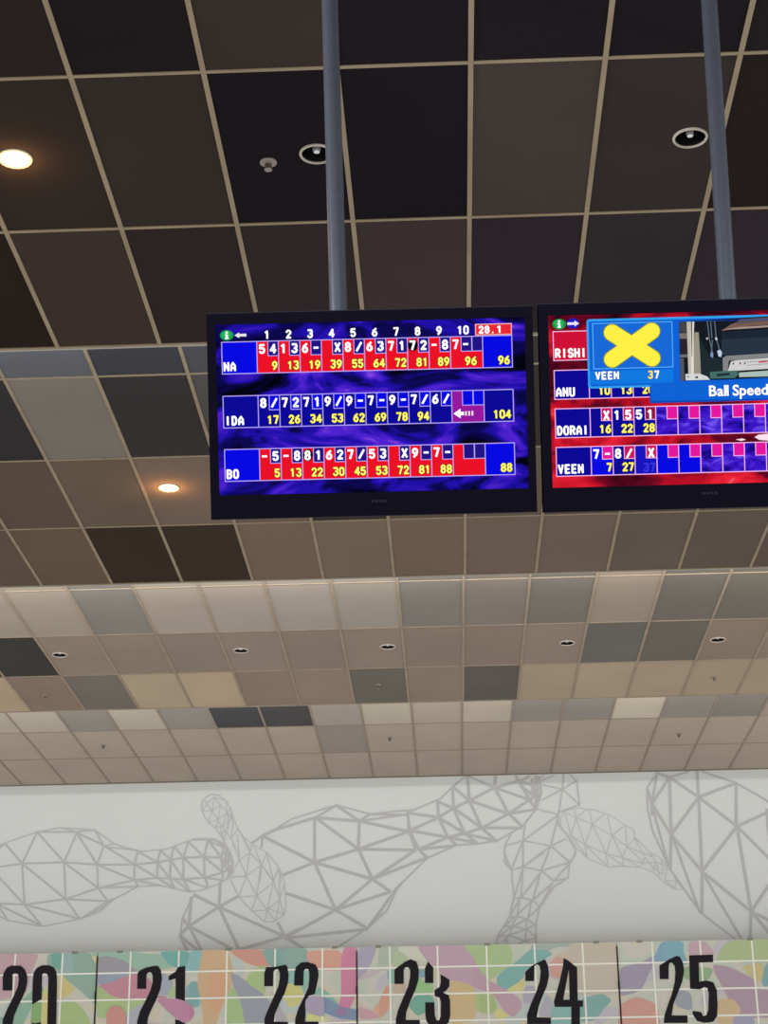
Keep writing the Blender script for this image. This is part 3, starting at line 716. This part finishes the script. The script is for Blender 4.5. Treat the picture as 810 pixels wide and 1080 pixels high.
ZC = 6.2
def tv_frame(tlx, tly, deg, wpx, hpx):
    a = math.radians(deg)
    rx = RT*math.cos(a)+UP*math.sin(a); ry = -RT*math.sin(a)+UP*math.cos(a)
    c = EYE + ray(tlx, tly)*ZC
    M = Matrix((rx, ry, -fwd)).transposed().to_4x4(); M.translation = c
    return M
K = ZC/F
def make_tv(name_label, M, W_, H_, scr, bgmat):
    t = empty('television', (0,0,0), M); tag(t, name_label, 'television', 'overhead scoring screens')
    su0, sv0, su1, sv1 = scr
    cb = MB()
    fr = 0.007
    def R(u0, v0, u1, v1, z0, z1, m): cb.box((u0*K, -v1*K, z0), (u1*K, -v0*K, z1), m)
    R(0.6, 0, W_-0.6, sv0, -0.05, fr, CASE); R(0.6, sv1, W_-0.6, H_, -0.05, fr, CASE)
    R(0.6, sv0, su0, sv1, -0.05, fr, CASE); R(su1, sv0, W_-0.6, sv1, -0.05, fr, CASE)
    R(2, 2, W_-2, H_-2, -0.075, -0.0505, CASE)
    cb.build('casing', t, bevel=0.002)
    for q in ((0.6,-0.3,W_-0.6,0.5),(0.6,H_-0.5,W_-0.6,H_+0.2)):
        ob = MB(); ob.box((q[0]*K, -q[3]*K, -0.02), (q[2]*K, -q[1]*K, fr+0.001), CASE2)
        ob.build('edge_trim', t)
    mb = Scr(K); mb.rect(su0, sv0, su1, sv1, bgmat, 0)
    s = mb.build('screen', t)
    mk = MB(); mm = flat('mount_metal', (50,52,58), 0.5, 0.6)
    mk.box((W_*K*0.40-0.12, -H_*K*0.62, -0.10), (W_*K*0.40+0.12, -H_*K*0.38, -0.076), mm)
    mk.build('wall_mount_plate', t)
    return t, s
VS = 34.4
def row(parent, u0, v0, name, frames, tot, fcol, bcol, lcol, ncol, vs, fw, nfr, split, cumcol, u_name, extra=None, bx_h=16.3):
    s = Scr(K)
    un = u_name; dgo = 12.9 if tot is not None else 13.4
    end10 = un+9*fw+34
    s.rect(u0, v0, un, v0+vs, ncol, 1)
    for k in range(nfr):
        a = un+k*fw; w = fw if k < 9 else 34
        fr = frames[k] if k < len(frames) else ('', '', '')
        fc = fr[3] if len(fr) > 3 else fcol
        s.rect(a, v0, a+w, v0+vs, fc, 1)
        boxes = [(a+fw/2, a+fw)] if k < 9 else [(a+11, a+22.5), (a+22.5, a+34)]
        for (p, q) in boxes:
            s.rect(p, v0, q, v0+bx_h, fr[4] if len(fr) > 4 else bcol, 2)
            s.rect(p, v0, p+0.75, v0+bx_h, lcol, 3); s.rect(p, v0+bx_h-0.75, q, v0+bx_h, lcol, 3)
            s.rect(q-0.4, v0, q+0.4, v0+bx_h, lcol, 3)
        cw, chh = 7.0, 10.6
        if fr[0]:
            if split == k: s.shape(ell(a+5.7, v0+8.2, 5.4, 6.6), BLK, 2.5)
            s.char(fr[0], a+1.9, v0+3.2, cw, chh, WHITE, 4)
        if fr[1]: s.char(fr[1], a+fw/2+2.2 if k < 9 else a+12.6, v0+3.2, cw, chh, WHITE, 4)
        if fr[2]: s.textr(fr[2], a+w-1.2 if k < 9 else a+27.5, v0+vs-dgo, 6.1, 9.6, cumcol, 4, 0.3, OUT1)
        s.rect(a-0.45, v0, a+0.45, v0+vs, lcol, 3.2)
    e = un+nfr*fw if nfr < 10 else end10
    if tot is not None:
        s.rect(end10, v0, 322.5, v0+vs, ncol, 1); s.rect(end10-0.45, v0, end10+0.45, v0+vs, lcol, 3.2)
        s.textr(tot, 319.5, v0+vs-dgo, 6.1, 9.6, YEL, 4, 0.3, OUT1); e = 322.5
    s.ring(u0, v0, e, v0+vs, 0.9, lcol, 3.4)
    s.text(name, u0+1.8, v0+vs-13.2, 6.3, 10.4, WHITE, 4, 0.7 if len(name) < 5 else 0.45)
    if extra: extra(s)
    return s.build('score_row', parent)

# left television
M1 = tv_frame(217, 331, 1.38, 345, 217.5)
tv1, sc1 = make_tv('left overhead scoring screen with violet background and scores for NA, IDA and BO', M1, 345, 217.5, (10, 12, 336, 192), BG1)
fr = [('5','4','9'),('1','3','13'),('6','-','19'),('','X','39'),('8','/','55'),('6','3','64'),('7','1','72'),('7','2','81'),('-','8','89'),('7','-','96')]
o = row(sc1, 15.5, 30.0, 'NA', fr, '96', RED, NAVY, LINEB, BLUE, VS, 22.68, 10, 7, YEL, 53.0); o['label'] = 'red score row of player NA'
fr = [('8','/','17'),('7','2','26'),('7','1','34'),('9','/','53'),('9','-','62'),('7','-','69'),('9','-','78'),('7','/','94'),('6','/',''),('','','',PURP,BLUE)]
def arrow(s):
    a = 53.0+9*22.68
    s.shape([(a+1.5,87+24.6),(a+9,87+19.6),(a+9,87+22.8),(a+12.5,87+22.8),(a+12.5,87+26.4),(a+9,87+26.4),(a+9,87+29.6)], WHITE, 5)
    for k in range(3): s.rect(a+13.8+k*3.4, 87+22.2, a+15.6+k*3.4, 87+27.0, PINKW, 5)
o = row(sc1, 15.6, 87.0, 'IDA', fr, '104', DKB, BLUE, LINEB, DKB, VS, 22.68, 10, -1, YEL, 53.0, arrow); o['label'] = 'blue score row of player IDA with an arrow'
fr = [('-','5','5'),('-','8','13'),('8','1','22'),('6','2','30'),('7','/','45'),('5','3','53'),('','X','72'),('9','-','81'),('7','-','88'),('','','')]
o = row(sc1, 15.9, 143.3, 'BO', fr, '88', RED, NAVY, LINEB, BLUE, VS, 22.68, 10, 2, YEL, 53.0); o['label'] = 'red score row of player BO'
for k in range(10):
    s = Scr(K)
    if k < 9: s.char(str(k+1), 53+22.68*k+8.0, 18.9, 6.2, 9.4, WHITE, 2)
    else: s.text('10', 53+9*22.68+7.5, 18.9, 6.0, 9.4, WHITE, 2, 0.4)
    s.build('frame_number', sc1)
s = Scr(K); s.rect(283.6, 17.6, 322.3, 29.4, glow((235,40,50)), 1); s.ring(283.6, 17.6, 322.3, 29.6, 0.9, glow((255,190,200)), 2)
s.text('28', 287, 19.6, 5.8, 8.2, WHITE, 3, 0.5); s.char('.', 300, 19.6, 4.5, 8.2, WHITE, 3); s.char('1', 306, 19.6, 6.5, 8.2, WHITE, 3)
s.build('timer_box', sc1)
def icon(parent, u, v, kind):
    s = Scr(K); s.shape(ell(u, v, 7.2, 5.6), GREEN, 1); s.shape(ell(u-0.4, v-0.6, 5.4, 4.0), glow((38,180,90)), 1.5)
    s.shape(ell(u, v-3.0, 1.3, 1.2, 12), WHITE, 2); s.rect(u-1.9, v-1.1, u+1.1, v-0.1, WHITE, 2); s.rect(u-1.1, v-0.6, u+1.1, v+3.2, WHITE, 2); s.rect(u-2.0, v+2.7, u+2.0, v+3.8, WHITE, 2)
    s.build('information_icon', parent)
    s = Scr(K)
    if kind == 'left':
        a = u+8.2; s.shape([(a,v+0.2),(a+5,v-2.8),(a+5,v-1.2),(a+12.5,v-1.4),(a+12.5,v+1.6),(a+5,v+1.4),(a+5,v+3.2)], glow((235,230,235)), 2)
    else:
        s.shape(ell(u+14.5, v-0.4, 6.6, 5.4), glow((30,30,190)), 1)
        a = u+8.6; s.shape([(a+12.5,v-0.3),(a+7.5,v-3.4),(a+7.5,v-1.5),(a,v-1.6),(a,v+1.2),(a+7.5,v+1.0),(a+7.5,v+2.9)], glow((240,235,245)), 2)
    s.build('arrow_icon', parent)
icon(sc1, 21.6, 23.3, 'left')

# right television
M2 = tv_frame(567, 321, 1.5, 349, 220)
tv2, sc2 = make_tv('right overhead scoring screen with red background and a yellow X pop-up', M2, 349, 220, (10.7, 12.5, 339, 194), BG2)
RV = 31.4; FW2 = 23.1
o = row(sc2, 15, 28.8, 'RISHI', [('','','')]*10, None, BLUE, MAG, LINEP, glow((206,16,52)), RV, FW2, 9, -1, YEL, 52.2, bx_h=14.4); o['label'] = 'score row of player RISHI'
fr = [('','','10'),('','','13'),('','','20')]+[('','','')]*7
o = row(sc2, 15, 69.8, 'ANU', fr, None, DKB, MAG, LINEP, DKB, RV, FW2, 9, -1, YEL, 52.2, bx_h=14.4); o['label'] = 'score row of player ANU'
fr = [('','X','16',DKB,MAG2),('1','5','22',DKB,MAG2),('5','1','28',DKB,glow((150,20,70)))]+[('','','',PUR,MAG)]*7
o = row(sc2, 15, 110.4, 'DORAI', fr, None, DKB, MAG, LINEP, DKB, RV, FW2, 10, -1, YEL, 52.2, bx_h=14.4); o['label'] = 'score row of player DORAI'
fr = [('7','-','7',BLUE,MAG),('8','/','27',DKB,MAG2),('','X','',glow((24,20,190)),MAG2)]+[('','','',BLUE,MAG)]*2+[('','','',PUR,MAG)]*5
def faint(s): s.textr('37', 52.2+3*FW2-1.5, 151+RV-12.4, 6.3, 10, glow((60,52,215)), 4, 0.5)
o = row(sc2, 15, 151, 'VEEN', fr, None, BLUE, MAG, LINEP, DKB, RV, FW2, 10, -1, YEL, 52.2, faint, bx_h=14.4); o['label'] = 'score row of player VEEN'
icon(sc2, 22.2, 21.5, 'right')
s = Scr(K)
PB = glow((16,98,214)); PBL = glow((50,160,240)); PBD = glow((10,72,180))
def rrect(u0, v0, u1, v1, r):
    pts = []
    for (cx_, cy_, a0) in ((u1-r, v0+r, -90), (u1-r, v1-r, 0), (u0+r, v1-r, 90), (u0+r, v0+r, 180)):
        for k in range(5):
            a = math.radians(a0+k*22.5); pts.append((cx_+r*math.cos(a), cy_+r*math.sin(a)))
    return pts
s.shape(rrect(51, 17.2, 331, 90.3, 3), PBL, 7); s.shape(rrect(115.5, 80, 331, 107.5, 2), PBD, 7)
s.shape(rrect(53.2, 19.6, 329, 88.2, 2), PB, 8); s.rect(117, 80, 329, 105.5, PB, 8); s.rect(53.5, 72, 141, 86, glow((18,120,225)), 8.5)
s.ring(56.8, 21.5, 141.4, 70.2, 0.9, glow((90,180,250)), 9)
s.rect(57.7, 22.4, 140.5, 69.3, glow((24,104,216)), 8.8)
s.build('pop_up_panel', sc2)
s = Scr(K)
c0, c1 = 98.6, 45.8
def capsule(s, x0, y0, x1, y1, r, m, l):
    d = math.hypot(x1-x0, y1-y0); ax, ay = (x1-x0)/d, (y1-y0)/d; a0 = math.atan2(ay, ax); pts = []
    for k in range(11): a = a0-math.pi/2+math.pi*k/10; pts.append((x1+r*math.cos(a), y1+r*math.sin(a)))
    for k in range(11): a = a0+math.pi/2+math.pi*k/10; pts.append((x0+r*math.cos(a), y0+r*math.sin(a)))
    s.shape(pts, m, l)
SH = glow((120,130,60))
for (m_, l_, r_) in ((SH, 9.5, 9.6), (glow((255,240,70), 1.0), 10, 8.6)):
    capsule(s, c0-21, c1-13.8, c0+20.5, c1+14.2, r_, m_, l_); capsule(s, c0-21.5, c1+14.2, c0+20.8, c1-14.4, r_, m_, l_+0.2)
tag(s.build('strike_mark', sc2), 'big rounded yellow X')
s = Scr(K)
s.text('VEEN', 58.6, 72.6, 5.8, 8.8, WHITE, 10, 0.7, PBD)
s.build('caption_name', sc2); s = Scr(K)
s.text('3', 114, 73.0, 5.8, 8.8, glow((250,230,120)), 10, 0.7, PBD); s.text('7', 120.6, 73.0, 5.8, 8.8, WHITE, 10, 0.7, PBD)
s.build('caption_score', sc2); s = Scr(K)
def prop(s, t, u, v_base, size, m, l):
    # proportional bold lettering on a base line
    for ch in t:
        if ch == ' ': u += size*0.32; continue
        vs, fs, x0, x1, y0, y1 = glyph(ch)
        k = size*1.36
        for f in fs: s.face([s.P(u+(vs[i][0]-x0)*k, v_base-vs[i][1]*k, l) for i in f], m)
        u += (x1-x0)*k+size*0.05
    return u
prop(s, 'Ball Speed', 179.0, 102.0, 11.5, PBD, 9.6)
prop(s, 'Ball Speed', 178.2, 101.4, 11.5, WHITE, 10)
s.build('caption_text', sc2)
# camera picture of the pin deck inside the pop-up
s = Scr(K)
pu, pv = 148.0, 22.0
def Q(l, c, pts): s.shape([(pu+(x-222)/6.23*1.0, pv+(y-184)/6.23) for x, y in pts], glow(c), l)
Q(9, (22,26,34), [(222,184),(1270,150),(1270,560),(222,578)])
Q(9.3, (70,66,70), [(222,184),(275,184),(275,260),(222,255)]); Q(9.3, (120,112,104), [(222,262),(275,262),(275,298),(222,298)])
Q(9.3, (44,34,44), [(222,300),(275,300),(275,400),(222,400)]); Q(9.3, (110,112,118), [(222,402),(275,402),(275,420),(222,420)]); Q(9.3, (84,86,94), [(222,425),(250,425),(250,578),(222,578)])
Q(9.3, (120,90,80), [(560,215),(640,185),(1200,160),(1200,205),(700,225),(500,255)]); Q(9.5, (170,150,140), [(500,245),(620,232),(800,225),(1200,215),(1200,222),(620,244)])
Q(9.5, (90,84,84), [(620,180),(810,172),(1200,165),(1200,172),(700,205),(600,215)])
Q(9.4, (40,52,66), [(500,262),(1200,235),(1200,400),(500,415)]); Q(9.5, (28,38,52), [(500,262),(1200,236),(1200,290),(500,310)])
Q(9.5, (190,188,176), [(275,184),(302,184),(300,400),(302,575),(278,575)]); Q(9.6, (226,220,206), [(300,184),(325,184),(318,300),(312,575),(296,575)])
Q(9.4, (150,146,132), [(325,258),(352,258),(358,400),(360,560),(312,575),(312,400)]); Q(9.7, (90,88,90), [(302,184),(312,184),(306,420),(302,420)])
Q(9.4, (30,44,48), [(362,300),(420,420),(500,440),(500,560),(362,560)])
for a, b_ in (((410,185),(420,300)),((432,185),(438,300)),((458,185),(466,300)),((420,300),(440,400)),((466,300),(490,400)),((440,310),(430,420))):
    Q(9.8, (92,108,124), [(a[0]-3,a[1]),(a[0]+4,a[1]),(b_[0]+4,b_[1]),(b_[0]-3,b_[1])])
Q(9.9, (190,205,220), [(470,385),(490,375),(502,395),(496,425),(478,420)]); Q(9.9, (120,150,190), [(428,390),(445,400),(442,430),(425,420)]); Q(9.9, (200,200,205), [(400,296),(412,294),(412,308),(402,308)]); Q(9.9, (200,205,210), [(458,296),(472,294),(474,316),(462,312)])
Q(9.5, (130,132,134), [(505,430),(530,418),(1200,395),(1200,412),(545,450),(535,530),(505,530)])
Q(9.6, (208,206,206), [(560,455),(600,448),(1200,420),(1200,495),(535,520)]); Q(9.8, (150,148,152), [(660,462),(820,452),(820,456),(664,466)]); Q(9.8, (140,138,142), [(664,482),(820,474),(820,478),(664,486)])
Q(9.8, (200,60,80), [(740,458),(800,455),(800,466),(740,470)])
for x in (570, 615, 645): Q(9.9, (90,84,90), [(x,464),(x+10,463),(x+10,476),(x,477)])
Q(9.7, (70,110,104), [(420,520),(600,515),(605,545),(580,565),(420,565)]); Q(9.75, (30,50,54), [(460,535),(550,530),(550,545),(465,552)])
Q(9.6, (170,190,182), [(610,530),(1200,505),(1200,560),(610,560)]); Q(9.8, (210,214,214), [(258,530),(350,530),(400,550),(420,572),(258,572)]); Q(9.9, (40,40,46), [(268,545),(280,545),(280,552),(268,552)]); Q(9.9, (40,40,46), [(320,548),(340,548),(340,560),(324,560)])
s.ring(pu, pv, 326, 85, 0.6, PBD, 10.5)
s.build('camera_picture', sc2)
s = Scr(K); s.shape([(225,146),(229,143.6),(236,143.0),(246,142.6),(254,144),(258,146.4),(252,149.5),(240,150),(230,149)], glow((255,225,240)), 0.6); s.shape([(205,148),(212,147),(216,148.4),(211,149.6)], PINKW, 0.6)  # white glare on the red band, drawn as pale pink glowing shapes
s.build('painted_glare', sc2)

# small dim maker's lettering strip on the bottom bezels
for (t_, u_, v_) in ((tv1, 170, 200.5), (tv2, 168, 202.5)):
    s = Scr(K); mm = flat('bezel_lettering', (44,44,54), 0.4, 0, 0.0)
    s2 = MB()
    for k in range(4):
        u = u_+k*4.2
        s2.box((u*K, -(v_+2.6)*K, 0.0071), ((u+3.2)*K, -v_*K, 0.0076), mm)
    s2.build('bezel_mark', t_)

# ------------------------------------------------------------------ hanging poles
POLE = flat('pole_steel', (104,109,120), 0.34, 0.6, 0.5, noise=0.05, scale=30)
PYD = 5.86
def pole(a, b_, rad, tvM, Wp, Hp, lab):
    A = on_y(a[0], a[1], PYD); B = on_y(b_[0], b_[1], PYD)
    d = (A-B).normalized()
    top = A + d*((H[0]-0.002-A.z)/d.z)
    zc = (tvM @ Vector((Wp*K*0.5, -Hp*K*0.55, 0))).z
    bot = B + d*((zc-B.z)/d.z)
    t = empty('ceiling_pole', (0,0,0)); t.location = bot; tag(t, lab, 'pole', 'steel poles holding the overhead screens')
    M = Matrix.Translation(Vector((0,0,0))) @ Vector((0,0,1)).rotation_difference(d).to_matrix().to_4x4()
    Ln = (top-bot).length
    mb = MB(); mb.lathe([(rad,0),(rad,Ln-0.01)], POLE, 48, M, cap=True); mb.build('tube', t, smooth=True)
    mb = MB(); mb.lathe([(0.09,Ln-0.016),(0.09,Ln-0.008),(rad+0.004,Ln-0.02)], POLE, 40, M, cap=False); mb.build('ceiling_flange', t, smooth=True)
    # bracket reaching forward to the screen's back
    mb = MB(); back = tvM.inverted() @ bot
    p1 = tvM @ Vector((back.x, back.y+0.06, -0.077)); d2 = p1-bot
    mb.box((-0.04, d2.y+0.01, 0.02), (0.04, -rad*0.8, 0.10), flat('mount_metal', (50,52,58), 0.5, 0.6))
    mb.build('mounting_arm', t)
RAD = 19.2/2*K*1.0*(PYD/5.63)
pole((347.7,0), (356.9,325), RAD, M1, 345, 217.5, 'grey steel pole holding up the left scoring screen')
pole((747.8,0), (767.4,313), RAD*0.96, M2, 349, 220, 'grey steel pole holding up the right scoring screen')

# ------------------------------------------------------------------ light
w = bpy.data.worlds.new('world'); SC.world = w; w.use_nodes = True
bgn = w.node_tree.nodes['Background']; bgn.inputs['Color'].default_value = (1.0, 1.0, 1.0, 1); bgn.inputs['Strength'].default_value = 1.0
def area(name, loc, dirv, sx, sy, e, c, spread=180):
    ld = bpy.data.lights.new(name, 'AREA'); ld.shape = 'RECTANGLE'; ld.size = sx; ld.size_y = sy; ld.energy = e; ld.color = c; ld.spread = math.radians(spread)
    o = bpy.data.objects.new(name, ld); COL.objects.link(o); o.location = loc
    o.rotation_euler = Vector(dirv).to_track_quat('-Z', 'Y').to_euler(); return o
xm = (cx(XMIN)+cx(XMAX))/2; xl = cx(XMAX)-cx(XMIN)-0.2
for s_, (e, c) in enumerate(((110, (0.86,0.94,1.0)), (520, (1.0,0.985,0.96)), (190, (1.0,0.97,0.90)))):
    area('cove_strip', (xm, EDGE[s_]+0.09, H[s_]+0.10), (0, 0.62, 1), xl, 0.06, e, c)

def spot(name, loc, tgt, e, deg, c, size):
    ld = bpy.data.lights.new(name, 'SPOT'); ld.energy = e; ld.spot_size = math.radians(deg); ld.spot_blend = 0.6; ld.color = c; ld.shadow_soft_size = size
    o = bpy.data.objects.new(name, ld); COL.objects.link(o); o.location = loc
    o.rotation_euler = (Vector(tgt)-Vector(loc)).to_track_quat('-Z', 'Y').to_euler()
spot('added_pole_spot_left', (-5.0, 3.6, 5.3), (0.6, 5.9, 5.6), 1100, 34, (0.92,0.95,1.0), 0.15)  # added lamp, no real fitting: brightens the poles from the left
spot('added_pole_spot_right', (6.2, 4.6, 5.3), (0.6, 5.9, 5.6), 500, 34, (0.92,0.95,1.0), 0.15)  # weaker added lamp for the poles' right side, not a fixture here
